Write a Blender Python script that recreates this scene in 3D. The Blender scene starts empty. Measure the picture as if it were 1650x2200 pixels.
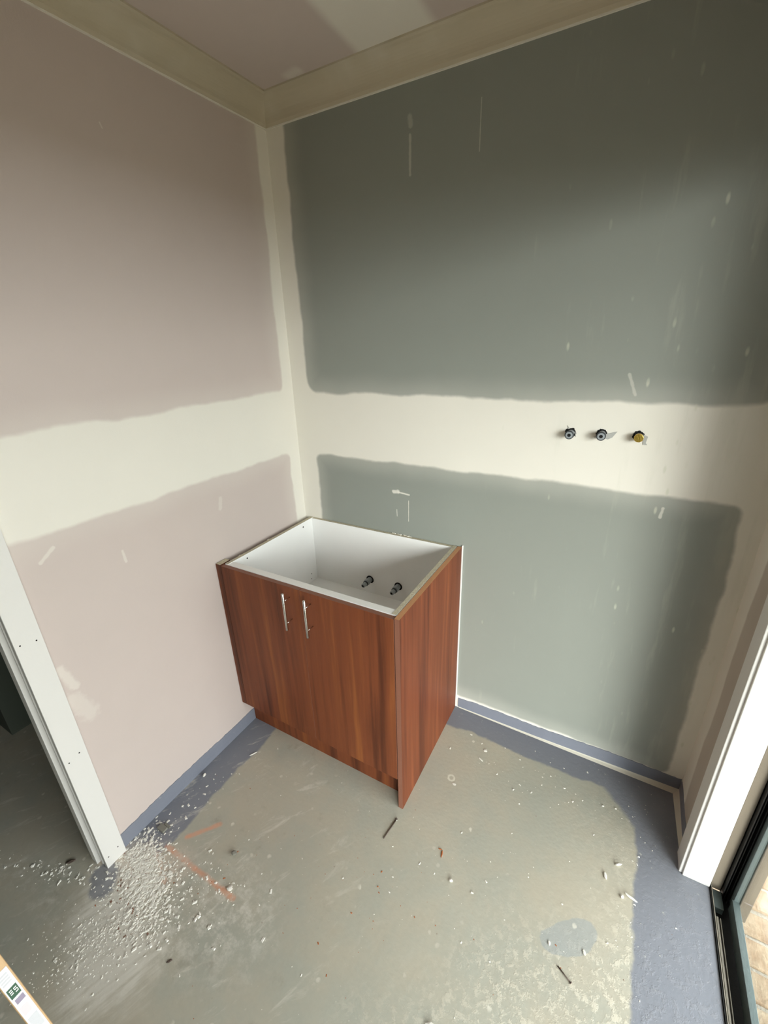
import bpy, bmesh, math, random
from mathutils import Vector, Matrix
R = random.Random(7)
scene = bpy.context.scene

# ------------------------------------------------------------------ camera
cam_d = bpy.data.cameras.new('camera'); cam = bpy.data.objects.new('camera', cam_d)
scene.collection.objects.link(cam); scene.camera = cam
yaw, pit, rol, fpx = .522, -.379, -.031, 925.0
F = Vector((-math.sin(yaw)*math.cos(pit), math.cos(yaw)*math.cos(pit), math.sin(pit)))
Rt = Vector((math.cos(yaw), math.sin(yaw), 0)); U = Rt.cross(F)
rx = math.cos(rol)*Rt + math.sin(rol)*U; uy = -math.sin(rol)*Rt + math.cos(rol)*U
m = Matrix((rx, uy, -F)).transposed().to_4x4(); m.translation = Vector((1.351, -1.555, 1.677))
cam.matrix_world = m
cam_d.sensor_fit = 'HORIZONTAL'; cam_d.sensor_width = 36; cam_d.lens = 36*fpx/1650
cam_d.clip_start = .02

# ------------------------------------------------------------------ light: overcast daylight through the glazed door
SKY = 8.6
w = bpy.data.worlds.new('world'); scene.world = w; w.use_nodes = True
wn = w.node_tree.nodes; bg = wn['Background']
bg.inputs[0].default_value = (.97, .97, 1.0, 1); bg.inputs[1].default_value = SKY
scene.view_settings.view_transform = 'Standard'; scene.view_settings.look = 'None'
scene.view_settings.gamma = 1; scene.view_settings.use_curve_mapping = False
scene.view_settings.exposure = 0.0
scene.cycles.max_bounces = 12; scene.cycles.diffuse_bounces = 8
scene.cycles.transparent_max_bounces = 12

# low, veiled sun: a wide soft disc shining in under the added eave
sl = bpy.data.lights.new('veiled_sun', 'SUN'); sl.energy = 3.4; sl.angle = math.radians(24); sl.color = (1.0, .985, .97)
so = bpy.data.objects.new('veiled_sun', sl); scene.collection.objects.link(so)
az, el = math.radians(37), math.radians(12.5)  # azimuth measured from -y towards +x
sdir = Vector((math.sin(az)*math.cos(el), -math.cos(az)*math.cos(el), math.sin(el)))
so.rotation_euler = sdir.to_track_quat('Z', 'Y').to_euler(); so.location = (4, -4, 2)
# the door opening guides the sampling of the sky (a portal gives no light of its own)
pl = bpy.data.lights.new('door_portal', 'AREA'); pl.shape = 'RECTANGLE'; pl.size = 2.1; pl.size_y = 1.9; pl.cycles.is_portal = True
po = bpy.data.objects.new('door_portal', pl); scene.collection.objects.link(po)
po.location = (1.97, -1.28, 1.03); po.rotation_euler = (0, math.radians(90), 0)

# ------------------------------------------------------------------ node maths
class N:
    def __init__(s, nt, sock): s.nt, s.s = nt, sock
    def _m(s, op, *a):
        n = s.nt.nodes.new('ShaderNodeMath'); n.operation = op
        for i, v in enumerate((s,)+a):
            if isinstance(v, N): s.nt.links.new(v.s, n.inputs[i])
            else: n.inputs[i].default_value = v
        return N(s.nt, n.outputs[0])
    def __add__(s, o): return s._m('ADD', o)
    __radd__ = __add__
    def __sub__(s, o): return s._m('SUBTRACT', o)
    def __rsub__(s, o): return (s*-1.0)+o
    def __mul__(s, o): return s._m('MULTIPLY', o)
    __rmul__ = __mul__
    def __truediv__(s, o): return s._m('DIVIDE', o)
    def mx(s, o): return s._m('MAXIMUM', o)
    def mn(s, o): return s._m('MINIMUM', o)
    def ab(s): return s._m('ABSOLUTE')
    def sq(s): return s._m('SQRT')
    def pw(s, o): return s._m('POWER', o)
    def st(s, a, b):                       # smoothstep from a to b (may descend)
        n = s.nt.nodes.new('ShaderNodeMapRange'); n.interpolation_type = 'SMOOTHSTEP'
        s.nt.links.new(s.s, n.inputs[0])
        if a < b: n.inputs[1].default_value, n.inputs[2].default_value = a, b; n.inputs[3].default_value, n.inputs[4].default_value = 0, 1
        else: n.inputs[1].default_value, n.inputs[2].default_value = b, a; n.inputs[3].default_value, n.inputs[4].default_value = 1, 0
        return N(s.nt, n.outputs[0])

class Mat:
    def __init__(s, name, coord='pos'):
        s.m = bpy.data.materials.new(name); s.m.use_nodes = True; s.nt = s.m.node_tree
        s.b = s.nt.nodes['Principled BSDF']
        if coord == 'pos': src = s.nt.nodes.new('ShaderNodeNewGeometry').outputs['Position']
        else: src = s.nt.nodes.new('ShaderNodeTexCoord').outputs['Object']
        s.src = src
        sp = s.nt.nodes.new('ShaderNodeSeparateXYZ'); s.nt.links.new(src, sp.inputs[0])
        s.x, s.y, s.z = (N(s.nt, sp.outputs[i]) for i in range(3))
    def vec(s, x, y, z):
        n = s.nt.nodes.new('ShaderNodeCombineXYZ')
        for i, v in enumerate((x, y, z)):
            if isinstance(v, N): s.nt.links.new(v.s, n.inputs[i])
            else: n.inputs[i].default_value = v
        return n.outputs[0]
    def noise(s, scale, detail=3, vec=None, rough=.55, dist=0):   # centred on 0
        n = s.nt.nodes.new('ShaderNodeTexNoise'); n.inputs['Scale'].default_value = scale
        n.inputs['Detail'].default_value = detail; n.inputs['Roughness'].default_value = rough
        n.inputs['Distortion'].default_value = dist
        s.nt.links.new(vec or s.src, n.inputs['Vector'])
        return N(s.nt, n.outputs[0]) - .5
    def voro(s, scale, vec=None):
        n = s.nt.nodes.new('ShaderNodeTexVoronoi'); n.inputs['Scale'].default_value = scale
        s.nt.links.new(vec or s.src, n.inputs['Vector']); return N(s.nt, n.outputs['Distance']), n
    def rand(s):
        n = s.nt.nodes.new('ShaderNodeObjectInfo'); return N(s.nt, n.outputs['Random'])
    def col(s, c):
        n = s.nt.nodes.new('ShaderNodeRGB'); n.outputs[0].default_value = (*lin(c), 1); return n.outputs[0]
    def mix(s, f, a, b):
        n = s.nt.nodes.new('ShaderNodeMix'); n.data_type = 'RGBA'
        if isinstance(f, N): s.nt.links.new(f.s, n.inputs[0])
        else: n.inputs[0].default_value = f
        for k, v in ((6, a), (7, b)): s.nt.links.new(v if not isinstance(v, tuple) else s.col(v), n.inputs[k])
        return n.outputs[2]
    def mul(s, c, f):                      # colour times scalar
        n = s.nt.nodes.new('ShaderNodeVectorMath'); n.operation = 'SCALE'
        s.nt.links.new(c if not isinstance(c, tuple) else s.col(c), n.inputs[0]); s.nt.links.new(f.s, n.inputs['Scale'])
        return n.outputs[0]
    def out(s, color, rough=.7, metal=0, bump=None, bd=.002, spec=.5):
        if isinstance(color, tuple): s.b.inputs['Base Color'].default_value = (*lin(color), 1)
        else: s.nt.links.new(color, s.b.inputs['Base Color'])
        if isinstance(rough, N): s.nt.links.new(rough.s, s.b.inputs['Roughness'])
        else: s.b.inputs['Roughness'].default_value = rough
        s.b.inputs['Metallic'].default_value = metal; s.b.inputs['Specular IOR Level'].default_value = spec
        if bump is not None:
            n = s.nt.nodes.new('ShaderNodeBump'); n.inputs['Distance'].default_value = bd; n.inputs['Strength'].default_value = 1
            s.nt.links.new(bump.s, n.inputs['Height']); s.nt.links.new(n.outputs[0], s.b.inputs['Normal'])
        return s.m
def lin(c): return tuple((v/255/12.92 if v/255 <= .04045 else ((v/255+.055)/1.055)**2.4) for v in c)
def box_sd(u, v, u0, u1, v0, v1, r):       # signed distance to a rounded rectangle
    dx = ((u-(u0+u1)/2).ab()-((u1-u0)/2-r)).mx(0.0); dy = ((v-(v0+v1)/2).ab()-((v1-v0)/2-r)).mx(0.0)
    ix = ((u-(u0+u1)/2).ab()-((u1-u0)/2-r)); iy = ((v-(v0+v1)/2).ab()-((v1-v0)/2-r))
    return (dx*dx+dy*dy).sq() + ix.mx(iy).mn(0.0) - r
def seg_sd(u, v, a, b):
    ax, ay = a; bx, by = b; L = (bx-ax)**2+(by-ay)**2
    h = (((u-ax)*(bx-ax)+(v-ay)*(by-ay))/L).mx(0.0).mn(1.0)
    px = u-ax-h*(bx-ax); py = v-ay-h*(by-ay)
    return (px*px+py*py).sq()

# ------------------------------------------------------------------ palette
COMP = (233, 229, 219); GREEN = (145, 149, 142); PINK = (203, 190, 184); BLUE = (126, 130, 142)
PAPER = (196, 186, 164)

def wall_mat(name, rects, board, u='x', marks=(), speck=False, cream=COMP):
    M = Mat(name); uu = M.x if u == 'x' else M.y; v = M.z
    wob = M.noise(3.2, 2)*.05 + M.noise(14, 3)*.014
    mask = None; feather = None
    for (u0, u1, v0, v1, r) in rects:
        d = box_sd(uu, v, u0, u1, v0, v1, r) + wob
        a = d.st(.007, -.009); f = d.st(.01, -.09)
        mask = a if mask is None else mask.mx(a); feather = f if feather is None else feather.mx(f)
    tone = M.noise(1.3, 3)*.10 + M.noise(9, 4)*.04 + 1.0
    b = M.mul(board, tone)
    fe = (M.noise(2.0, 2)*.5+.5)
    b = M.mix((1.0-feather)*.42*fe*mask, b, cream)
    c = M.mix(mask, M.mul(cream, M.noise(5, 4)*.05+1.0), b)
    if speck:                               # plaster spatter, denser towards the door side
        vv = M.vec(uu, 0.0, v*.35)
        d1, _ = M.voro(26, vv); n1 = M.noise(5, 3)
        sp = d1.st(.16, .05) * (n1+uu*.22).st(.26, .42)
        n2 = M.noise(4, 4, M.vec(uu*6.0, 0.0, v*.8))
        c = M.mix(sp*.6, c, (214, 214, 196)); c = M.mix(((n2+uu*.16).st(.28, .44))*.16, c, (200, 200, 185))
    for (a, b2, wd, k) in marks:
        d = seg_sd(uu, v, a, b2) + M.noise(60, 2)*wd*.9
        c = M.mix(d.st(wd, wd*.35)*k, c, cream)
    rough = .62
    h = M.noise(220, 2)*.15 + M.noise(6, 3)*.6 - mask*.25
    return M.out(c, rough, bump=h, bd=.0012, spec=.35)

back_m = wall_mat('green_board_wall', [(.088, 1.70, 1.478, 2.75, .045), (.10, 1.695, .072, 1.196, .03)], GREEN, 'x',
    marks=[((.596, 2.285), (.595, 2.18), .006, .35), ((.580, 1.035), (.579, .94), .0022, .8), ((.508, 1.066), (.530, 1.069), .011, .8),
           ((.53, 1.067), (.583, 1.062), .005, .8), ((.522, .985), (.523, .955), .003, .6), ((1.49, 1.15), (1.487, 1.118), .006, .6),
           ((.828, 2.326), (.828, 2.20), .0022, .35), ((1.33, 1.56), (1.355, 1.50), .006, .35), ((.595, 2.33), (.597, 2.31), .012, .25)], speck=True)
left_m = wall_mat('grey_board_wall', [(-3.2, -.062, 1.480, 2.75, .03), (-3.2, -.066, -.2, 1.207, .03)], PINK, 'y',
    marks=[((-1.11, 1.135), (-1.07, 1.165), .007, .5), ((-.895, 1.075), (-.893, 1.035), .006, .45), ((-.873, 1.245), (-.873, 1.262), .003, .5),
           ((-.656, 2.236), (-.652, 2.226), .003, .5), ((-1.155, .80), (-1.135, .72), .018, .4), ((-1.15, .68), (-1.12, .60), .035, .28),
           ((-.49, 1.12), (-.50, 1.08), .012, .3)])
right_m = wall_mat('board_wall_door_side', [(-3.2, -.098, -.2, 1.16, .03), (-3.2, -.098, 1.5, 2.75, .03)], (188, 176, 164), 'y')
def ceil_mat():
    M = Mat('ceiling_board')
    d = seg_sd(M.x, M.y, (.585, -.05), (.57, -3.0)) + M.noise(3, 2)*.06
    d2 = seg_sd(M.x, M.y, (.205, -.09), (.24, -.10)) + M.noise(20, 2)*.02
    d3 = seg_sd(M.x, M.y, (.40, -.9), (.62, -.9)) + M.noise(3, 2)*.05
    c = M.mul(PINK, M.noise(3, 3)*.12+1.0)
    k = d.st(.14, .10)*.9; k = k.mx(d2.st(.035, .005)*.5)
    c = M.mix(k, c, COMP)
    return M.out(c, .7, bump=M.noise(8, 3), bd=.001)
def floor_mat():
    M = Mat('concrete_floor'); x, y = M.x, M.y
    n1 = M.noise(2.2, 5, rough=.6); n2 = M.noise(11, 5, rough=.65); n3 = M.noise(70, 3)
    c = M.mix((n1+n2*.5).st(-.2, .25), (186, 179, 162), (171, 171, 159))
    c = M.mul(c, n2*.16+n3*.10+1.0)
    rust = (M.noise(3.5, 3, M.vec(x+7.3, y*1.2, 0.0))).st(.17, .34)
    c = M.mix(rust*.30, c, (176, 148, 118))
    # pale, rougher worn slab towards the door
    worn = (M.noise(40, 4, rough=.75)).st(-.02, .12) * (x*1.0 - y*.6 + n1*.8).st(1.55, 2.05)
    c = M.mix(worn*.55, c, (226, 218, 200))
    # grey water-proofing primer along walls
    e = M.noise(5, 3)*.05 + M.noise(30, 3)*.016
    wl = (x+e).st(.143, .128) * (y+e).st(-1.20, -1.17)
    wb = (y+e).st(-.125, -.112)
    rc = ((x-y*-1.0*1.0)*1.0+e).st(1.43, 1.47) * (x+e).st(1.30, 1.34)
    dg = (x + y*1.0 + e).st(1.355, 1.39)*(x+e).st(1.3, 1.35)*(y+e).st(-.30, -.26)
    wr = (x+e).st(1.598, 1.612) * (x+e*0.0).st(2.0, 1.99)
    prim = wl.mx(wb).mx(wr).mx(dg)
    inroom = (x).st(-.01, .0)*(y).st(-3, -2.9)
    
    # splash of primer on the slab
    px = (x-1.44)*.80 + (y+.672)*.60; py = (y+.672)*.80 - (x-1.44)*.60
    sp = ((px/.085)*(px/.085) + (py/.042)*(py/.042)).sq() + M.noise(16, 3)*.55
    # shape lies along the slab from the door towards the cabinet
    splash = sp.st(1.06, .97)
    bl = M.mul(BLUE, n2*.10+1.0)
    bl = M.mix((M.noise(45, 4, rough=.7)).st(.12, .25)*.5, bl, (190, 190, 186))
    c = M.mix(prim*inroom*.9, c, bl)
    c = M.mix(splash*.62, c, (158, 164, 166))
    # orange spray marks
    for a, b, k in (((.172, -1.035), (.245, -.945), .75), ((.135, -1.09), (.47, -1.088), .75), ((.128, -1.125), (.235, -1.17), .6)):
        d = seg_sd(x, y, a, b) + M.noise(30, 3)*.012
        c = M.mix(d.st(.014, .002)*k*.9*(M.noise(38, 3)+.8).mn(1.0).mx(0.0), c, (232, 152, 112))
    # swept plaster dust below the pile, streaks run along the broom stroke
    ca, sa = math.cos(math.radians(70)), math.sin(math.radians(70))
    u = x*ca + y*sa; v = y*ca - x*sa
    st = M.noise(1, 5, M.vec(u*9.0, v*60.0, 0.0), rough=.65)
    d = seg_sd(x, y, (.10, -1.24), (.28, -1.38)) + M.noise(7, 4)*.16
    c = M.mix((d.st(.24, .0)*(st+.42)).st(.08, .42)*.85, c, (226, 222, 212))
    d = seg_sd(x, y, (.36, -1.20), (.52, -1.12)) + M.noise(12, 4)*.14
    c = M.mix(d.st(.22, 0)*(M.noise(26, 5, rough=.75)+.2).st(.12, .40)*.75, c, (224, 220, 210))
    d = seg_sd(x, y, (.0, -1.21), (.22, -1.12)) + M.noise(18, 4)*.05
    c = M.mix(d.st(.09, .02)*(M.noise(60, 4, rough=.7)+.5).st(.3, .6)*.7, c, (214, 200, 186))
    d = seg_sd(x, y, (-.3, -1.39), (.1, -1.36)) + M.noise(9, 4)*.12
    c = M.mix(d.st(.09, 0)*(M.noise(30, 4, rough=.7)+.2).st(.15, .4)*.5, c, (210, 206, 196))
    # scattered chalky scuffs over the lower left of the slab
    left = (x*.9 + y*.5).st(.55, -.05)
    sc = M.noise(1, 5, M.vec((x*.5+y*.85)*7.0, (x*.85-y*.5)*22.0, 3.0), rough=.72, dist=.6)
    c = M.mix(sc.st(.05, .22)*left*.55, c, (222, 217, 206))
    c = M.mix((M.noise(10, 4, M.vec(x+4.0, y, 1.0), rough=.7)).st(.08, .26)*left*.35, c, (138, 126, 110))
    vd4, _ = M.voro(24); c = M.mix((vd4+n3*.3).st(.20, .10)*(M.noise(7, 3, M.vec(x, y+9.0, 0.0))).st(.02, .14)*(x*.9+y*.5).st(.95, .2)*.6, c, (226, 220, 208))
    dj = seg_sd(x, y, (.02, -1.255), (.055, -1.275)) + e + M.noise(25, 4)*.03
    c = M.mix(dj.st(.05, .03)*.75, c, bl)
    # fine white paint and plaster spots
    vd, vn = M.voro(15); keep = (M.noise(9, 2)).st(.05, .16)
    c = M.mix((vd + n3*.25).st(.13, .07)*keep*.75, c, (228, 224, 210))
    vd2, _ = M.voro(60); c = M.mix((vd2).st(.14, .06)*(M.noise(14, 3)).st(.08, .2)*.6, c, (226, 222, 208))
    vd3, _ = M.voro(33); c = M.mix((vd3).st(.09, .04)*(M.noise(8, 2, M.vec(y+5.0, x, 0.0))).st(.1, .2)*.7, c, (120, 84, 62))
    # glue ring and drips near the cabinet
    g = (((x-.945)*(x-.945)+(y+.362)*(y+.362)).sq()-.012).ab()+M.noise(80, 2)*.006
    c = M.mix(g.st(.006, .001)*.8, c, (224, 220, 204))
    return M.out(c, .62, bump=n2*.4+n3*.3+worn*.2, bd=.002, spec=.35)
floor_m = floor_mat(); ceil_m = ceil_mat()

def plain(name, c, rough=.6, metal=0, var=.06, sc=12, bump=.0006, spec=.5):
    M = Mat(name, 'obj'); return M.out(M.mul(c, M.noise(sc, 4)*var*2+1.0), rough, metal, M.noise(sc*14, 2), bump, spec)
def wood_mat(name, base=(118, 68, 44), dark=(84, 44, 26), light=(150, 92, 60), off=0., axis='x'):
    M = Mat(name, 'obj'); r = M.rand()*7.0+off
    a = M.x if axis == 'x' else M.y
    wv = M.noise(1.6, 2, M.vec(a*1.0, r, M.z*1.0))*.03
    b1 = M.noise(1, 2, M.vec((a+wv)*15.0+off, r, M.z*.7)); b2 = M.noise(1, 3, M.vec((a+wv)*60.0, r, M.z*2.2)); b3 = M.noise(1, 3, M.vec(a*420.0, r, M.z*9.0))
    c = M.mix((b1+b2*.35).st(-.22, .02), dark, base); c = M.mix((b1+b2*.4).st(.02, .26), c, light)
    c = M.mul(c, b3*.22+b2*.25+1.0)
    return M.out(c, .5, bump=b3, bd=.0003, spec=.25)
wood_f = wood_mat('walnut_laminate_doors', base=(118,64,38), dark=(84, 44, 27), light=(140, 82, 44))
wood_s = wood_mat('walnut_laminate_side', base=(114, 60, 36), dark=(88, 45, 28), light=(134, 74, 44), off=3.3, axis='y')
wood_e = plain('walnut_edge_band', (132, 86, 68), .5)
def chip_mat():
    M = Mat('raw_chipboard', 'obj'); n = M.noise(160, 4, rough=.8); v, _ = M.voro(240)
    return M.out(M.mul(M.mix(n.st(-.2, .2), (178, 168, 142), (210, 203, 182)), v*.4+.8), .85, bump=n, bd=.001)
chip = chip_mat()
melamine = plain('white_melamine', (243, 243, 241), .35, var=.02)
edge_tan = plain('tan_edge_strip', (196, 142, 98), .5)
steel = plain('brushed_steel', (214, 212, 208), .22, 1, .02)
poly = plain('grey_poly_pipe', (150, 156, 160), .45)
ring = plain('dark_rubber_ring', (52, 56, 60), .6)
hole = plain('dark_void', (14, 14, 14), .9)
brass = plain('brass', (206, 174, 84), .32, 1, .05)
whitep = plain('white_primer', (224, 222, 218), .5, var=.02, sc=5)
tornp = plain('torn_plaster_paper', (176, 176, 172), .85)
cornice_m = (lambda M: M.out(M.mix(M.noise(4, 3).st(.0, .3)*.4, M.mul(PAPER, M.noise(3, 3)*.1+1.0), COMP), .7))(Mat('cornice_paper'))
membrane = (lambda M: M.out(M.mix((M.noise(40, 4, rough=.7)).st(.14, .3)*.35, M.mul(BLUE, M.noise(9, 4)*.14+1.0), (196, 196, 190)), .5, bump=M.noise(60, 3), bd=.0015))(Mat('blue_grey_membrane'))
cove_m = plain('pale_cove_angle', (214, 210, 196), .6)
alu = plain('dark_grey_aluminium', (72, 78, 76), .38, .6, .04)
alu_d = plain('black_aluminium_track', (30, 30, 29), .5, .3)
alu_l = plain('pale_aluminium_track', (150, 144, 132), .5, .2)
alu_g = plain('green_grey_aluminium', (106, 118, 118), .35, .3)
mdf = plain('shade_toned_lining', (126, 116, 102), .6)  # darkened tone: the shade of the recessed strip is put into the colour
def brick_mat():
    M = Mat('sandstone_brick', 'obj'); r = M.rand()
    n = M.noise(14, 5, M.vec(M.x, M.y+r*9.0, M.z), rough=.7)
    c = M.mix(n.st(-.25, .25), (160, 134, 108), (198, 180, 154)); c = M.mul(c, r*.3+.82)
    return M.out(c, .9, bump=n, bd=.008)
brick_m = brick_mat(); mortar = plain('pale_mortar', (204, 198, 186), .95, bump=.003)
pine = plain('pine_timber', (206, 172, 130), .6, var=.08)
chalk = plain('plaster_white', (234, 231, 222), .85)

# ------------------------------------------------------------------ mesh helpers
C = scene.collection
def add_box(bm, a, b, bev=0):
    x0, x1 = sorted((a[0], b[0])); y0, y1 = sorted((a[1], b[1])); z0, z1 = sorted((a[2], b[2]))
    v = [bm.verts.new(p) for p in ((x0,y0,z0),(x1,y0,z0),(x1,y1,z0),(x0,y1,z0),(x0,y0,z1),(x1,y0,z1),(x1,y1,z1),(x0,y1,z1))]
    fs = [bm.faces.new([v[i] for i in q]) for q in ((3,2,1,0),(4,5,6,7),(0,1,5,4),(1,2,6,5),(2,3,7,6),(3,0,4,7))]
    if bev:
        es = list({e for f in fs for e in f.edges}); bmesh.ops.bevel(bm, geom=es, offset=bev, segments=2, profile=.5, affect='EDGES')
    return fs
def add_tube(bm, p0, p1, r0, r1=None, n=24, cap=True):
    r1 = r0 if r1 is None else r1; p0, p1 = Vector(p0), Vector(p1); d = (p1-p0).normalized()
    a = d.orthogonal().normalized(); b = d.cross(a)
    A = [bm.verts.new(p0+r0*(a*math.cos(t)+b*math.sin(t))) for t in [2*math.pi*i/n for i in range(n)]]
    B = [bm.verts.new(p1+r1*(a*math.cos(t)+b*math.sin(t))) for t in [2*math.pi*i/n for i in range(n)]]
    for i in range(n):
        f = bm.faces.new((A[i], A[(i+1) % n], B[(i+1) % n], B[i])); f.smooth = True
    if cap: bm.faces.new(A[::-1]); bm.faces.new(B)
def add_lathe(bm, p0, d, prof, n=28):       # prof: (distance along axis, radius)
    p0, d = Vector(p0), Vector(d).normalized(); a = d.orthogonal().normalized(); b = d.cross(a); rings = []
    for h, r in prof:
        rings.append([bm.verts.new(p0+d*h+max(r, 1e-4)*(a*math.cos(t)+b*math.sin(t))) for t in [2*math.pi*i/n for i in range(n)]])
    for A, B in zip(rings, rings[1:]):
        for i in range(n): bm.faces.new((A[i], A[(i+1) % n], B[(i+1) % n], B[i]))
    bm.faces.new(rings[0][::-1]); bm.faces.new(rings[-1])
def add_prism(bm, pts, a, b, place):        # 2-D outline swept from a to b
    A = [bm.verts.new(place(p, a)) for p in pts]; B = [bm.verts.new(place(p, b)) for p in pts]; n = len(pts)
    for i in range(n): bm.faces.new((A[i], A[(i+1) % n], B[(i+1) % n], B[i]))
    bm.faces.new(A[::-1]); bm.faces.new(B)
def obj(name, bm, mat, parent=None, loc=None):
    bmesh.ops.recalc_face_normals(bm, faces=bm.faces[:])
    me = bpy.data.meshes.new(name); bm.to_mesh(me); bm.free()
    o = bpy.data.objects.new(name, me); C.objects.link(o)
    for mm in (mat if isinstance(mat, (list, tuple)) else [mat]): me.materials.append(mm)
    if parent is not None:
        wl = Vector((0, 0, 0)); p = parent
        while p is not None: wl += Vector(p.location); p = p.parent
        me.transform(Matrix.Translation(-wl)); o.parent = parent
    elif loc is not None:
        me.transform(Matrix.Translation(-Vector(loc))); o.location = loc
    return o
def box(name, a, b, mat, parent=None, bev=0, loc=None):
    bm = bmesh.new(); add_box(bm, a, b, bev); return obj(name, bm, mat, parent, loc)
def struct(o): o['kind'] = 'structure'; return o
def tag(o, label, cat, group=None, kind=None):
    o['label'] = label; o['category'] = cat
    if group: o['group'] = group
    if kind: o['kind'] = kind
    return o
def thing(name, loc, label, cat, group=None):
    o = bpy.data.objects.new(name, None); C.objects.link(o); o.location = loc; o.empty_display_size = .1
    return tag(o, label, cat, group)
def multi(name, boxes, mat, parent=None, bev=0):
    bm = bmesh.new()
    for a, b in boxes: add_box(bm, a, b, bev)
    return obj(name, bm, mat, parent)

# ------------------------------------------------------------------ room shell
RX = 1.75; CZ = 2.49; YB = -2.75; OUT = 1.87
D0, D1, DH = -.325, -2.25, 2.12             # glazed door opening in the right wall
J0, J1, JH = -1.235, -2.06, 2.10            # hall doorway in the left wall
struct(box('floor', (-2.6, YB-.1, -.12), (1.815, .1, 0), floor_m))
struct(box('ceiling', (-2.6, YB-.1, CZ), (1.95, .1, CZ+.1), ceil_m))
struct(box('wall_back', (-.09, 0, 0), (OUT, .1, CZ), back_m))
struct(multi('wall_left', [((-.09, 0, 0), (0, J0+.02, CZ)), ((-.09, J0+.02, JH+.02), (0, J1-.02, CZ)), ((-.09, J1-.02, 0), (0, YB, CZ))], left_m))
struct(multi('wall_right', [((RX, 0, 0), (OUT, D0+.02, CZ)), ((RX, D0+.02, DH+.02), (OUT, D1-.02, CZ)), ((RX, D1-.02, 0), (OUT, YB, CZ))], right_m))
struct(box('wall_front', (-.09, YB, 0), (OUT, YB-.1, CZ), plain('green_wet_area_board', (84, 92, 78), .7)))
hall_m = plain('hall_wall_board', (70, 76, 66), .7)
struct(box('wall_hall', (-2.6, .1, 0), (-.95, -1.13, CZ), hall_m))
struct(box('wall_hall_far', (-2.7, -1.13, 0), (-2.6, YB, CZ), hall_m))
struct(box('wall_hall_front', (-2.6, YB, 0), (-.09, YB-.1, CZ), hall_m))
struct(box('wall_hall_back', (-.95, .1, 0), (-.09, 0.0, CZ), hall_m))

# cornice: 75 mm cove with a small step at each edge
def cove(n=10):
    W_, H_ = .076, .07
    p = [(0, 0), (0, -H_), (.006, -H_), (.009, -H_+.006)]
    for i in range(n+1):
        t = i/n; a = math.pi/2*t
        p.append((.010 + (W_-.018)*(1-math.cos(a))*.8+(W_-.018)*.2*t, -H_+.008 + (H_-.016)*(math.sin(a)*.8+.2*t)))
    p += [(W_-.006, -.007), (W_, -.005), (W_, 0)]
    return p
def mitre(bm, axis, a, b, ma, mb):
    pts = cove(); A, B = [], []
    for (d, h) in pts:
        if axis == 'left': A.append((d, a-(d if ma else 0), CZ+h)); B.append((d, b+(d if mb else 0), CZ+h))
        elif axis == 'back': A.append((a+(d if ma else 0), -d, CZ+h)); B.append((b-(d if mb else 0), -d, CZ+h))
        elif axis == 'right': A.append((RX-d, a-(d if ma else 0), CZ+h)); B.append((RX-d, b+(d if mb else 0), CZ+h))
        else: A.append((a+(d if ma else 0), YB+d, CZ+h)); B.append((b-(d if mb else 0), YB+d, CZ+h))
    A = [bm.verts.new(p) for p in A]; B = [bm.verts.new(p) for p in B]; n = len(A)
    for i in range(n): bm.faces.new((A[i], A[(i+1) % n], B[(i+1) % n], B[i]))
    bm.faces.new(A[::-1]); bm.faces.new(B)
for nm, ax, a, b in (('trim_1', 'left', 0, YB), ('trim_2', 'back', 0, RX), ('trim_3', 'right', 0, YB), ('trim_4', 'front', 0, RX)):
    bm = bmesh.new(); mitre(bm, ax, a, b, True, True); struct(obj(nm, bm, cornice_m))

# thin bead of plaster along the lower edge of the cornice
struct(multi('trim_11', [((0, 0, CZ-.0745), (.0035, YB, CZ-.0695)), ((0, 0, CZ-.0745), (RX, -.0035, CZ-.0695))], plain('plaster_bead', COMP, .7)))

# membrane turned up the foot of the walls (irregular brushed top edge)
def upstand(name, pts, h0, hfun, th, nrm, seed):
    rr = random.Random(seed); bm = bmesh.new(); (x0, y0), (x1, y1) = pts
    n = max(8, int(math.hypot(x1-x0, y1-y0)/.012)); cols = []
    for i in range(n+1):
        t = i/n; x, y = x0+(x1-x0)*t, y0+(y1-y0)*t; h = hfun(t)+rr.uniform(-.0022, .0022)
        cols.append([bm.verts.new(q) for q in ((x, y, h0), (x+nrm[0]*th, y+nrm[1]*th, h0), (x+nrm[0]*th, y+nrm[1]*th, h-.001), (x, y, h))])
    for A, B in zip(cols, cols[1:]):
        for k in range(4): bm.faces.new((A[k], A[(k+1) % 4], B[(k+1) % 4], B[k]))
    bm.faces.new(cols[0]); bm.faces.new(cols[-1][::-1])
    return struct(obj(name, bm, membrane))
upstand('baseboard_left', ((0, -1.17), (0, -.004)), 0, lambda t: .066+.004*math.sin(9*t), .0025, (1, 0), 3)
upstand('baseboard_back', ((.84, 0), (RX-.003, 0)), .006, lambda t: .060+.012*t+.003*math.sin(11*t), .0025, (0, -1), 4)
upstand('baseboard_right', ((RX, -.004), (RX, -.25)), .006, lambda t: .062+.002*math.sin(9*t), .0025, (-1, 0), 5)
def fillet(name, p0, p1, nrm, w0, w1):
    bm = bmesh.new(); S = []
    for (x, y), w_ in ((p0, w0), (p1, w1)):
        S.append([bm.verts.new(q) for q in ((x, y, 0), (x+nrm[0]*w_, y+nrm[1]*w_, .0005), (x+nrm[0]*w_*.35, y+nrm[1]*w_*.35, w_*.45), (x, y, w_*1.1))])
    for k in range(4): bm.faces.new((S[0][k], S[0][(k+1) % 4], S[1][(k+1) % 4], S[1][k]))
    bm.faces.new(S[0]); bm.faces.new(S[1][::-1]); return struct(obj(name, bm, cove_m))
fillet('trim_5', (.845, -.0), (RX-.002, -.0), (0, -1), .0035, .019)
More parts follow.
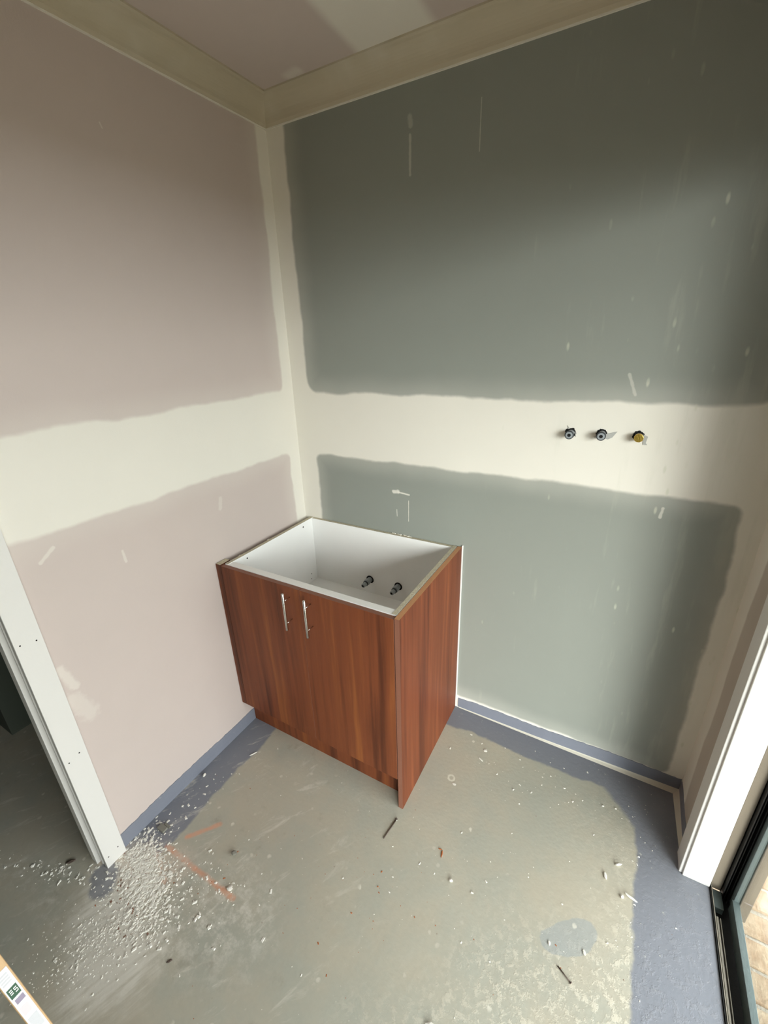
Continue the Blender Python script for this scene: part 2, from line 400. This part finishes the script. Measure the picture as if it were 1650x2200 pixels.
fillet('trim_6', (RX, -.0), (RX, -.25), (-1, 0), .022, .012)

# hall doorway lining: flat architrave on the room side, rebated jamb on the reveal
struct(multi('trim_7', [((0, J0, 0), (.018, J0+.066, JH+.066)), ((0, J1, 0), (.018, J1-.066, JH+.066)), ((0, J0, JH), (.018, J1, JH+.066))], whitep, bev=.0015))
def jamb(y, s):
    return [((-.1, y+s*.006, 0), (-.001, y+s*.026, JH+.02)), ((-.018, y, 0), (-.012, y+s*.008, JH)),
            ((-.062, y-s*.010, 0), (-.030, y+s*.008, JH)), ((-.1, y-s*.002, 0), (-.062, y+s*.008, JH))]
dj = struct(multi('door_1', jamb(J0, 1)+jamb(J1, -1)+[((-.1, J0, JH), (0, J1, JH+.02))], whitep, bev=.001))
# nail heads punched into the white architrave
arch = [o for o in C.objects if o.name == 'trim_7'][0]
for (yy, zz) in ((-1.222, .942), (-1.185, .935), (-1.222, .50), (-1.19, .51), (-1.222, .045), (-1.188, .05)):
    bm = bmesh.new(); add_tube(bm, (.017, yy, zz), (.0184, yy, zz), .0022, n=10); obj('nail_head', bm, hole, arch)

# glazed door lining (right wall)
struct(multi('trim_8', [((RX-.018, D0+.075, 0), (RX-.004, D0+.007, DH+.07)), ((RX-.018, D1-.075, 0), (RX-.004, D1-.007, DH+.07)), ((RX-.018, D0+.007, DH+.005), (RX-.004, D1-.007, DH+.07))], whitep, bev=.0025))
struct(multi('trim_9', [((RX-.008, D0, 0), (1.816, D0+.02, DH)), ((RX-.008, D1, 0), (1.816, D1-.02, DH)), ((RX-.008, D0+.02, DH), (1.816, D1-.02, DH+.02)),
                        ((RX-.004, D0+.004, 0), (RX, D0+.03, DH))], whitep, bev=.002))
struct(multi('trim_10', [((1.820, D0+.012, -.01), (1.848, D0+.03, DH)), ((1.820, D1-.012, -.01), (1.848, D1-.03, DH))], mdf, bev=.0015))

# sliding door: outer frame, track, fixed panel with glass
dr = thing('door_2', (1.86, D0, 0), 'dark grey aluminium sliding door frame with fixed glass panel beside the white reveal', 'door')
del dr['category'], dr['label']; dr['kind'] = 'structure'
jm = []
for yy, s in ((D0+.02, -1), (D1-.02, 1)):
    jm += [((1.850, yy, -.04), (1.905, yy+s*.006, DH+.03)), ((1.850, yy, -.04), (1.853, yy+s*.022, DH)), ((1.858, yy, -.04), (1.860, yy+s*.018, DH)), ((1.866, yy, -.04), (1.868, yy+s*.022, DH))]
jm += [((1.85, D0+.02, DH), (1.905, D1-.02, DH+.03))]
multi('frame', jm, alu_d, dr)
multi('sill_channel', [((1.816, D0+.02, -.06), (1.890, D1-.02, -.035)), ((1.8165, D0+.012, -.04), (1.8205, D1-.012, .004))], alu_d, dr)
multi('track_ridge', [((1.8205, D0+.008, -.04), (1.8225, D1-.012, .006)), ((1.8275, D0-.075, -.04), (1.8325, D1-.012, -.006)), ((1.8375, D0-.075, -.04), (1.8395, D1-.012, -.008))], alu_l, dr)
box('track_block', (1.823, D0+.010, -.035), (1.851, D0-.045, -.010), alu_g, dr, .001)
P0, P1 = D0+.0, -1.32
pn = multi('panel_stile', [((1.872, P0, -.02), (1.886, P0-.022, DH)), ((1.872, P1, -.02), (1.886, P1-.045, DH))], alu_g, dr, .001)
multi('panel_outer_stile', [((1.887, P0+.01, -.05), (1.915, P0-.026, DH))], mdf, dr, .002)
multi('panel_rail', [((1.868, P0-.02, -.03), (1.886, P1, .022)), ((1.872, P0, DH-.05), (1.886, P1, DH))], alu_g, dr, .001)
multi('meeting_rail', [((1.855, -1.30, -.02), (1.869, -1.35, DH)), ((1.855, D1+.03, -.02), (1.869, D1-.01, DH)), ((1.855, -1.35, DH-.05), (1.869, D1, DH)), ((1.855, -1.35, -.02), (1.869, D1, .022))], alu_g, dr, .001)
gm = bpy.data.materials.new('clear_glass'); gm.use_nodes = True; nt = gm.node_tree; nt.nodes.clear()
o_ = nt.nodes.new('ShaderNodeOutputMaterial'); mx_ = nt.nodes.new('ShaderNodeMixShader'); tr = nt.nodes.new('ShaderNodeBsdfTransparent'); gl = nt.nodes.new('ShaderNodeBsdfGlossy')
lw = nt.nodes.new('ShaderNodeLayerWeight'); lw.inputs[0].default_value = .5
p5 = nt.nodes.new('ShaderNodeMath'); p5.operation = 'POWER'; p5.inputs[1].default_value = 5.0; nt.links.new(lw.outputs['Facing'], p5.inputs[0])
fr = nt.nodes.new('ShaderNodeMath'); fr.operation = 'MULTIPLY_ADD'; fr.inputs[1].default_value = .9; fr.inputs[2].default_value = .03; nt.links.new(p5.outputs[0], fr.inputs[0]); gl.inputs['Roughness'].default_value = .02; tr.inputs[0].default_value = (.95, .98, .96, 1)
nt.links.new(fr.outputs[0], mx_.inputs[0]); nt.links.new(tr.outputs[0], mx_.inputs[1]); nt.links.new(gl.outputs[0], mx_.inputs[2]); nt.links.new(mx_.outputs[0], o_.inputs[0])
multi('glass', [((1.877, P0-.015, .0), (1.881, P1-.01, DH-.04))], gm, dr)
multi('glass', [((1.860, -1.33, .0), (1.864, D1, DH-.04))], gm, dr)

# ------------------------------------------------------------------ outside: brick paving with mortar joints
GZ = -.11
pav = struct(box('floor_outside', (OUT, -3.0, GZ-.1), (3.0, .9, GZ+.004), mortar))
struct(box('ground_outside', (OUT-.2, -40, GZ-.2), (40, 30, GZ-.10), plain('bare_earth', (78, 74, 62), .95)))
bms = []
for k in range(3):
    bm = bmesh.new(); rr = random.Random(50+k); fs = add_box(bm, (-.115, -.038, -.04), (.115, .038, .012), .006)
    for v in bm.verts: v.co += Vector((rr.uniform(-.002, .002), rr.uniform(-.002, .002), rr.uniform(-.002, .002)))
    me = bpy.data.meshes.new('brick'); bm.to_mesh(me); bm.free(); me.materials.append(brick_m); bms.append(me)
cnt = 0
for j in range(42):
    for i in range(5):
        if cnt >= 290: break
        x = 1.90+.12+i*.24 - (.12 if j % 2 else 0); y = .75 - j*.088
        
        o = bpy.data.objects.new('brick', bms[cnt % 3]); C.objects.link(o); o.parent = pav
        o.location = (x+R.uniform(-.003, .003), y+R.uniform(-.003, .003), GZ+R.uniform(-.003, .003)); o.rotation_euler = (R.uniform(-.02, .02), R.uniform(-.02, .02), R.uniform(-.012, .012)+(math.pi if R.random() < .5 else 0)); cnt += 1
for j in range(21):                         # half bricks closing every second course at the frame
    pass
# unseen eave and low far fence, both added to limit the sky light
added_eave_m = plain('added_eave_lining', (150, 150, 144), .7)
struct(box('roof_added_eave', (OUT, -6, 2.42), (OUT+1.7, 3, 2.52), added_eave_m))
struct(box('wall_added_fence', (12.2, -14, GZ), (12.3, 8, .9), plain('added_fence_render', (150, 140, 124), .9)))

# ------------------------------------------------------------------ vanity cabinet
W, D, H, K = .827, .570, .870, .150
cab = thing('vanity_cabinet', (W/2, -D/2, 0), 'walnut laminate floor cabinet without a top, white inside, in the room corner', 'cabinet')
# side panels: white board carcass with raw chipboard top edge
def panel(name, a, b, mats, parent, facefn, bev=0):
    bm = bmesh.new(); fs = add_box(bm, a, b, bev)
    bm.normal_update()
    bmesh.ops.recalc_face_normals(bm, faces=bm.faces[:])
    for f in bm.faces: f.material_index = facefn(f)
    return obj(name, bm, mats, parent)
top_raw = lambda f: 1 if f.normal.z > .9 else 0
panel('side_panel', (.036, -.004, K), (.052, -D+.019, H), [melamine, chip], cab, top_raw)
panel('side_panel', (.791, -.004, K), (.807, -D+.019, H), [melamine, chip], cab, top_raw)
panel('back_panel', (.052, -.002, K), (.791, -.018, H-.002), [melamine, chip], cab, top_raw)
box('shelf', (.052, -.018, .514), (.791, -.54, .530), melamine, cab)
box('base_panel', (.052, -.018, K), (.791, -D+.019, K+.016), melamine, cab)
box('front_rail', (.052, -D+.019, H-.07), (.791, -D+.048, H-.002), melamine, cab, .0008)
panel('filler_strip', (.003, -D, K), (.0285, -D+.05, H), [wood_f, chip], cab, top_raw)
ep = panel('end_panel', (.809, -.004, 0), (W, -D, H), [wood_s, edge_tan, wood_e], cab, lambda f: 1 if f.normal.z > .9 else (2 if f.normal.y < -.9 else 0), .0004)
ep['label'] = 'walnut laminate end panel reaching the floor'
box('kickboard', (.003, -.515, 0.0), (.800, -.500, K+.01), wood_f, cab)
def cab_door(x0, x1, hx):
    d = panel('door', (x0, -D, K), (x1, -D+.018, H-.004), [wood_f, wood_e], cab, lambda f: 1 if abs(f.normal.z) > .9 or abs(f.normal.x) > .9 else 0, .0006)
    bm = bmesh.new(); yb = -D-.034
    add_lathe(bm, (hx, yb, .702), (0, 0, 1), [(0, .0042), (.001, .0052), (.154, .0052), (.155, .0042)], 20)
    for z in (.730, .824): add_tube(bm, (hx, -D, z), (hx, yb, z), .0017, n=14)
    for f in bm.faces: f.smooth = True
    h = obj('handle', bm, steel, d); h['label'] = 'brushed steel bar handle'
    return d
cab_door(.030, .4255, .380); cab_door(.4275, .806, .476)
# white sealant bead where the end panel meets the wall
bm = bmesh.new(); add_box(bm, (W, -.007, .05), (W+.006, -.0005, H+.008), .0015); obj('sealant_bead', bm, whitep, cab)
# screw holes and dowel holes drilled in the left side
for (yy, zz, r) in ((-.525, .848, .0042), (-.452, .850, .0036), (-.088, .847, .0036), (-.062, .575, .0026), (-.066, .548, .0026)):
    bm = bmesh.new(); add_tube(bm, (.0515, yy, zz), (.0523, yy, zz), r, n=12); obj('screw_hole', bm, hole, cab)
# crumbs of plaster left on the back edge
def chunk(bm, c, sx, sy, sz, rz=0, jit=.3, rr=R):
    s = bmesh.ops.create_icosphere(bm, subdivisions=1, radius=1)['verts']
    cr, sr = math.cos(rz), math.sin(rz)
    for v in s:
        p = v.co*(1+rr.uniform(-jit, jit)); x, y, z = p.x*sx, p.y*sy, p.z*sz
        v.co = Vector((c[0]+x*cr-y*sr, c[1]+x*sr+y*cr, c[2]+z))
bm = bmesh.new()
for i in range(16):
    chunk(bm, (.50+.10*R.random(), -.006+R.uniform(-.003, .003), H+.001), R.uniform(.002, .007), R.uniform(.002, .004), R.uniform(.001, .003))
for (yy) in (-.47, -.30): chunk(bm, (.030, yy, H-.004), .004, .006, .003)
tag(obj('plaster_crumb', bm, chalk, None, (.55, -.006, H)), 'white plaster crumbs stuck along the back edge of the cabinet', 'plaster crumb', kind='stuff')

# pipe fittings
def stub(name, p, label, group, kind):
    t = thing(name, p, label, 'pipe fitting', group); p = Vector(p); d = Vector((0, -1, 0))
    if kind == 'low':
        d = Vector((-.05, -1, -.08)).normalized()
        bm = bmesh.new(); add_lathe(bm, p+Vector((0, -.0005, 0)), (0, -1, 0), [(0, .020), (.0012, .020)]); obj('cut_hole', bm, hole, t)
        bm = bmesh.new(); add_lathe(bm, p, d, [(-.002, .0135), (.018, .0135), (.020, .0155), (.030, .0155), (.032, .0125), (.036, .0125)], 12); obj('collar', bm, poly, t)
        bm = bmesh.new(); add_lathe(bm, p+d*.036, d, [(0, .0135), (.005, .0135), (.006, .012)]); obj('seal', bm, ring, t)
        bm = bmesh.new(); add_lathe(bm, p+d*.041, d, [(0, .0105), (.020, .010), (.022, .0085)]); obj('spigot', bm, poly, t)
        bm = bmesh.new(); add_lathe(bm, p+d*.0631, d, [(0, .0058), (.0004, .0058)]); obj('bore', bm, hole, t)
    else:
        bm = bmesh.new(); n = 26; vs = []
        for i in range(n):
            a = 2*math.pi*i/n; r = .0165*(1+R.uniform(-.08, .14)); vs.append((p.x-.001+r*math.cos(a), r*math.sin(a)+p.z))
        add_prism(bm, vs, -.0003, -.0012, lambda q, v: (q[0], v, q[1])); obj('cut_hole', bm, hole, t)
        d = Vector((0, -1, 0))
        bm = bmesh.new()
        if kind == 'poly':
            add_lathe(bm, p, d, [(0, .0108), (.030, .0108), (.031, .0125), (.034, .0125)]); obj('pipe', bm, poly, t)
            bm = bmesh.new(); add_lathe(bm, p+d*.034, d, [(0, .0138), (.007, .0138), (.008, .0125)]); obj('seal', bm, ring, t)
            bm = bmesh.new(); add_lathe(bm, p+d*.0421, d, [(0, .0110), (.0012, .0106), (.0013, .0056)]); obj('face_ring', bm, poly, t)
            bm = bmesh.new(); add_lathe(bm, p+d*.0435, d, [(0, .0054), (.0003, .0054)]); obj('bore', bm, hole, t)
        else:
            add_lathe(bm, p, d, [(0, .0085), (.022, .0085)]); obj('pipe', bm, hole, t)
            bm = bmesh.new(); add_lathe(bm, p+d*.022, d, [(0, .0128), (.012, .0134), (.014, .0128), (.0145, .0118)], 12); obj('cap', bm, brass, t)
    return t
FZ = 1.372
stub('wall_pipe_fitting', (1.187, 0, FZ), 'left grey plastic pipe end sticking out of the plastered wall', 'wall water points', 'poly')
stub('wall_pipe_fitting', (1.281, 0, FZ+.003), 'middle grey plastic pipe end in the wall, beside a torn paper flap', 'wall water points', 'poly')
stub('brass_capped_fitting', (1.385, 0, FZ+.004), 'brass capped pipe end sticking out of the wall, nearest the glazed door', 'wall water points', 'brass')
stub('cabinet_pipe_fitting', (.378, -.018, .605), 'dark grey pipe stub through the cabinet back, nearer the left wall', 'cabinet water points', 'low')
stub('cabinet_pipe_fitting', (.532, -.018, .608), 'dark grey pipe stub through the cabinet back, nearer the right side panel', 'cabinet water points', 'low')
# torn lining paper round the cut-outs (part of the wall face)
wb_ = [o for o in C.objects if o.name == 'wall_back'][0]
for i, pts in enumerate(([(1.293, .004), (1.324, .014), (1.312, -.006), (1.300, -.013), (1.290, -.010)], [(1.266, -.004), (1.258, -.008), (1.266, -.013)],
              [(1.397, .010), (1.410, .004), (1.407, -.016), (1.412, -.022), (1.400, -.022)], [(1.178, .012), (1.174, .024), (1.183, .014)], [(1.198, .004), (1.203, -.010), (1.205, -.012), (1.200, .006)])):
    bm = bmesh.new(); add_prism(bm, [(a, FZ+b) for a, b in pts], -.0002, -.0022, lambda q, v: (q[0], v, q[1])); obj('torn_paper_flap', bm, tornp, wb_)

# ------------------------------------------------------------------ leaning timber with a label, nearest the camera
tb = thing('timber_board', (.7185, -1.527, 0), 'pale timber board leaning at the bottom left corner, with a printed white label', 'timber board')
ax = Vector((-.32, -.031, 1)).normalized(); base = Vector((.7185, -1.527, 0))
toc = Vector((1.351, -1.555, 1.677)) - (base+ax*.62)
wd = ax.cross(toc).normalized(); fn = wd.cross(ax).normalized()   # width direction and the face towards the room
L_ = 2.27; hw, ht = .012, .009
def onb(u, v, h): return base + ax*u + wd*v + fn*h
def slab(bm, u0, u1, v0, v1, h0, h1, bev=0):
    vs = [bm.verts.new(onb(u, v, h)) for h in (h0, h1) for (u, v) in ((u0, v0), (u1, v0), (u1, v1), (u0, v1))]
    fs = [bm.faces.new([vs[i] for i in q]) for q in ((3,2,1,0),(4,5,6,7),(0,1,5,4),(1,2,6,5),(2,3,7,6),(3,0,4,7))]
    if bev: bmesh.ops.bevel(bm, geom=list({e for f in fs for e in f.edges}), offset=bev, segments=2, profile=.5, affect='EDGES')
bm = bmesh.new(); slab(bm, .004, L_, -hw, hw, -2*ht, 0, .003); obj('board', bm, pine, tb)
bm = bmesh.new(); slab(bm, .30, .668, -hw+.0018, hw-.0028, .0001, .0006); lb = obj('label', bm, plain('label_paper', (222, 222, 224), .6, var=.01), tb)
lb['label'] = 'white printed paper label'
def ink(c): return plain('ink_%d_%d_%d' % c, c, .7, var=.03)
gi, pi_, ri, wi = ink((60, 92, 72)), ink((150, 140, 160)), ink((232, 208, 212)), ink((204, 204, 208))
def pr(name, u0, u1, v0, v1, mat, h=.0008):
    v0, v1 = v0*.60-.0006, v1*.60-.0006; bm = bmesh.new(); slab(bm, u0, u1, v0, v1, .0004, h); return obj(name, bm, mat, lb)
LA = .668
pr('printed_square', LA-.062, LA-.040, -.013, .012, gi)
for k, (a, b, c_, d_) in enumerate(((-.050, -.048, -.009, -.002), (-.054, -.052, -.009, -.002), (-.046, -.044, -.009, -.002))): pr('printed_bar', LA+a, LA+b, c_, d_, melamine, .0010)
for (a, b, c_, d_) in ((-.047, -.045, .002, .009), (-.051, -.049, .002, .009), (-.056, -.054, .002, .009), (-.049, -.045, .0015, .003), (-.055, -.050, .008, .0095)): pr('printed_letter', LA+a, LA+b, c_, d_, melamine, .0010)
pr('printed_text', LA-.078, LA-.067, -.010, .012, pi_)
pr('printed_patch', LA-.108, LA-.088, -.012, .008, ri)
for k in range(4): pr('printed_text', LA-.012-.006*k, LA-.009-.006*k, -.012, .010, wi)
pr('printed_patch', LA-.150, LA-.118, -.012, .012, wi)

# ------------------------------------------------------------------ debris on the floor
def debris(name, x, y, label, cat, mat, sx, sy, sz, rz=0, jit=.18, group=None):
    bm = bmesh.new(); chunk(bm, (x, y, sz*.8), sx, sy, sz, rz, jit)
    return tag(obj(name, bm, mat, None, (x, y, 0)), label, cat, group)
def stick(name, p, q, r, label, cat, mat):
    bm = bmesh.new(); add_tube(bm, (p[0], p[1], r), (q[0], q[1], r), r, r*.8, 10); return tag(obj(name, bm, mat, None, (p[0], p[1], 0)), label, cat)
rust = plain('rusty_steel', (96, 82, 74), .6, .3); grey_st = plain('grey_stone', (132, 130, 120), .9); orw = plain('orange_splinter', (168, 96, 50), .8)
stick('nail', (.823, -.618), (.814, -.697), .0022, 'thin dark nail on the floor in front of the cabinet end panel', 'nail', rust)
bm = bmesh.new(); add_tube(bm, (.8235, -.613, .003), (.8232, -.6155, .003), .0042, n=12); obj('nail_head', bm, rust, [o for o in C.objects if o.name == 'nail'][0])
stick('nail', (1.418, -.757), (1.455, -.776), .0018, 'short dark nail on the floor below the grey primer patch', 'nail', rust)
bm = bmesh.new(); add_tube(bm, (1.4555, -.776, .0025), (1.457, -.777, .0025), .0034, n=12); obj('nail_head', bm, rust, [o for o in C.objects if o.name == 'nail.001'][0])
debris('pebble', .371, -.992, 'small grey pebble right of the orange spray marks', 'pebble', grey_st, .010, .009, .009)
bm = bmesh.new(); add_box(bm, (.050, -1.070, .001), (.085, -1.050, .010), .001); add_box(bm, (.060, -1.048, .001), (.090, -1.040, .006), .001)
tag(obj('concrete_chip', bm, grey_st, None, (.066, -1.058, 0)), 'dark grey square chip on the primer band near the white doorway trim', 'chip')
debris('plaster_sliver', .138, -.665, 'thin white plaster sliver on the floor below the cabinet left side', 'plaster chip', chalk, .022, .003, .002, 1.1)
debris('plaster_lump', .030, -.839, 'white plaster lump at the foot of the left wall', 'plaster chip', chalk, .006, .010, .007, .3)
debris('wood_splinter', 1.018, -.645, 'orange brown splinter in the middle of the bare floor', 'splinter', orw, .003, .014, .002, .2)
debris('wood_splinter', 1.008, -.632, 'tiny orange splinter crossing the brown splinter mid floor', 'splinter', orw, .008, .002, .0015, .2)
debris('plaster_sliver', 1.556, -.392, 'short white plaster stick nearest the shaded corner by the glazed door', 'plaster chip', chalk, .013, .0045, .004, .5)
debris('plaster_curl', 1.520, -.448, 'curved white plaster curl left of the primer band by the door', 'plaster chip', chalk, .005, .013, .003, .2)
debris('plaster_stick', 1.596, -.477, 'long white plaster stick at the edge of the blue grey band', 'plaster chip', chalk, .024, .0045, .004, -.25)
debris('plaster_lump', 1.571, -.487, 'small white lump touching the long plaster stick', 'plaster chip', chalk, .006, .006, .005)
debris('plaster_lump', .965, -.383, 'flat white drip beside the glue ring near the cabinet', 'plaster chip', chalk, .009, .005, .001)
debris('plaster_flake', 1.030, -.175, 'white flake near the back wall right of the cabinet', 'plaster chip', chalk, .009, .008, .0015)
debris('plaster_flake', 1.025, -.225, 'long white flake between the back wall band and the glue ring', 'plaster chip', chalk, .014, .004, .0015, -.4)
debris('plaster_flake', 1.481, -.690, 'white flake lying on the lower edge of the primer patch', 'plaster chip', chalk, .004, .008, .002, .4)
debris('plaster_flake', 1.388, -.716, 'white flake left of the primer patch', 'plaster chip', chalk, .004, .007, .002, .3)
debris('plaster_flake', 1.075, -.705, 'white plaster crumb below the orange splinter', 'plaster chip', chalk, .007, .006, .005, .4)
debris('plaster_sliver', 1.143, -1.038, 'white plaster sliver at the bottom edge of the picture', 'plaster chip', chalk, .015, .005, .004, .5)
debris('dry_leaf', .423, -1.287, 'small dark dried leaf on the dusty floor lower left', 'leaf', rust, .010, .0035, .002, 1.0)
debris('plaster_lump', .44, -1.075, 'white plaster lump at the end of the long orange mark', 'plaster chip', chalk, .010, .009, .006)
debris('wood_offcut', -.12, -1.285, 'small dark offcut beside the foot of the white doorway jamb', 'offcut', rust, .018, .006, .005, .9)

def crumbs(name, n, fn, smin, smax, label, mat, seed, flat=.55):
    rr = random.Random(seed); bm = bmesh.new()
    for _ in range(n):
        x, y = fn(rr); s = smin+(smax-smin)*rr.random()**2.5
        a = rr.random()*6.28; el = rr.uniform(1, 2.0); c_, s_ = math.cos(a), math.sin(a); hgt = s*flat*rr.uniform(.5, 1)
        lift = hgt*.2
        pts = [(-1, -.7), (1, -.8), (.9, .8), (-.8, .9)]; b_ = []; t_ = []
        for (u, v) in pts:
            u *= s*el*rr.uniform(.6, 1.1); v *= s*rr.uniform(.6, 1.1); X, Y = x+u*c_-v*s_, y+u*s_+v*c_
            b_.append(bm.verts.new((X, Y, 0))); k = rr.uniform(.5, .9); t_.append(bm.verts.new((x+(X-x)*k, y+(Y-y)*k, hgt*rr.uniform(.7, 1.3)+lift)))
        for i in range(4): bm.faces.new((b_[i], b_[(i+1) % 4], t_[(i+1) % 4], t_[i]))
        bm.faces.new(t_); bm.faces.new(b_[::-1])
    return tag(obj(name, bm, mat), label, 'rubble', kind='stuff')
def ok(x, y): return not (x < .004 and y > -1.24) and x < 1.72 and y < -.02 and not (x < .84 and y > -.58)
def g(cx, cy, ax_, sa, sb):                 # gaussian patch along a direction
    ca, sn = math.cos(ax_), math.sin(ax_)
    def f(rr):
        while 1:
            u, v = rr.gauss(0, sa), rr.gauss(0, sb); x, y = cx+u*ca-v*sn, cy+u*sn+v*ca
            if ok(x, y): return x, y
    return f
crumbs('plaster_rubble', 2600, g(.155, -1.19, math.radians(-25), .085, .038), .0009, .0056, 'pile of crushed white plaster at the foot of the doorway trim', chalk, 11)
crumbs('plaster_rubble', 900, g(.19, -1.33, math.radians(60), .10, .06), .0008, .0035, 'swept white plaster crumbs spreading below the rubble pile', chalk, 12)
crumbs('plaster_rubble', 130, g(.33, -1.12, 0, .10, .045), .0012, .0058, 'white plaster crumbs strewn over the orange spray marks', chalk, 13)
crumbs('plaster_rubble', 60, g(.08, -.98, math.radians(80), .12, .03), .0012, .006, 'white plaster crumbs on the primer band along the left wall', chalk, 14)
crumbs('plaster_rubble', 130, g(-.14, -1.33, math.radians(18), .13, .02), .001, .005, 'crumbs lined up on the floor in front of the dark hallway', chalk, 15)
crumbs('plaster_rubble', 120, lambda rr: g(.9, -.75, .2, .42, .22)(rr), .0007, .0030, 'tiny white crumbs scattered over the middle of the bare concrete', chalk, 16)
crumbs('plaster_rubble', 60, g(1.25, -.22, .0, .20, .06), .0008, .0035, 'small white crumbs along the back wall right of the cabinet', chalk, 17)
crumbs('plaster_rubble', 40, g(1.60, -.45, 1.5, .2, .03), .0008, .0032, 'small white crumbs beside the primer band at the glazed door', chalk, 18)
crumbs('brick_grit', 70, lambda rr: g(.75, -.95, .3, .35, .2)(rr), .0008, .0028, 'reddish brown grit scattered over the bare concrete', orw, 19)
crumbs('brick_grit', 90, g(.16, -1.24, math.radians(-38), .07, .03), .001, .004, 'pinkish brown bits mixed into the plaster rubble pile', plain('brown_paper_bits', (140, 108, 92), .9), 20)
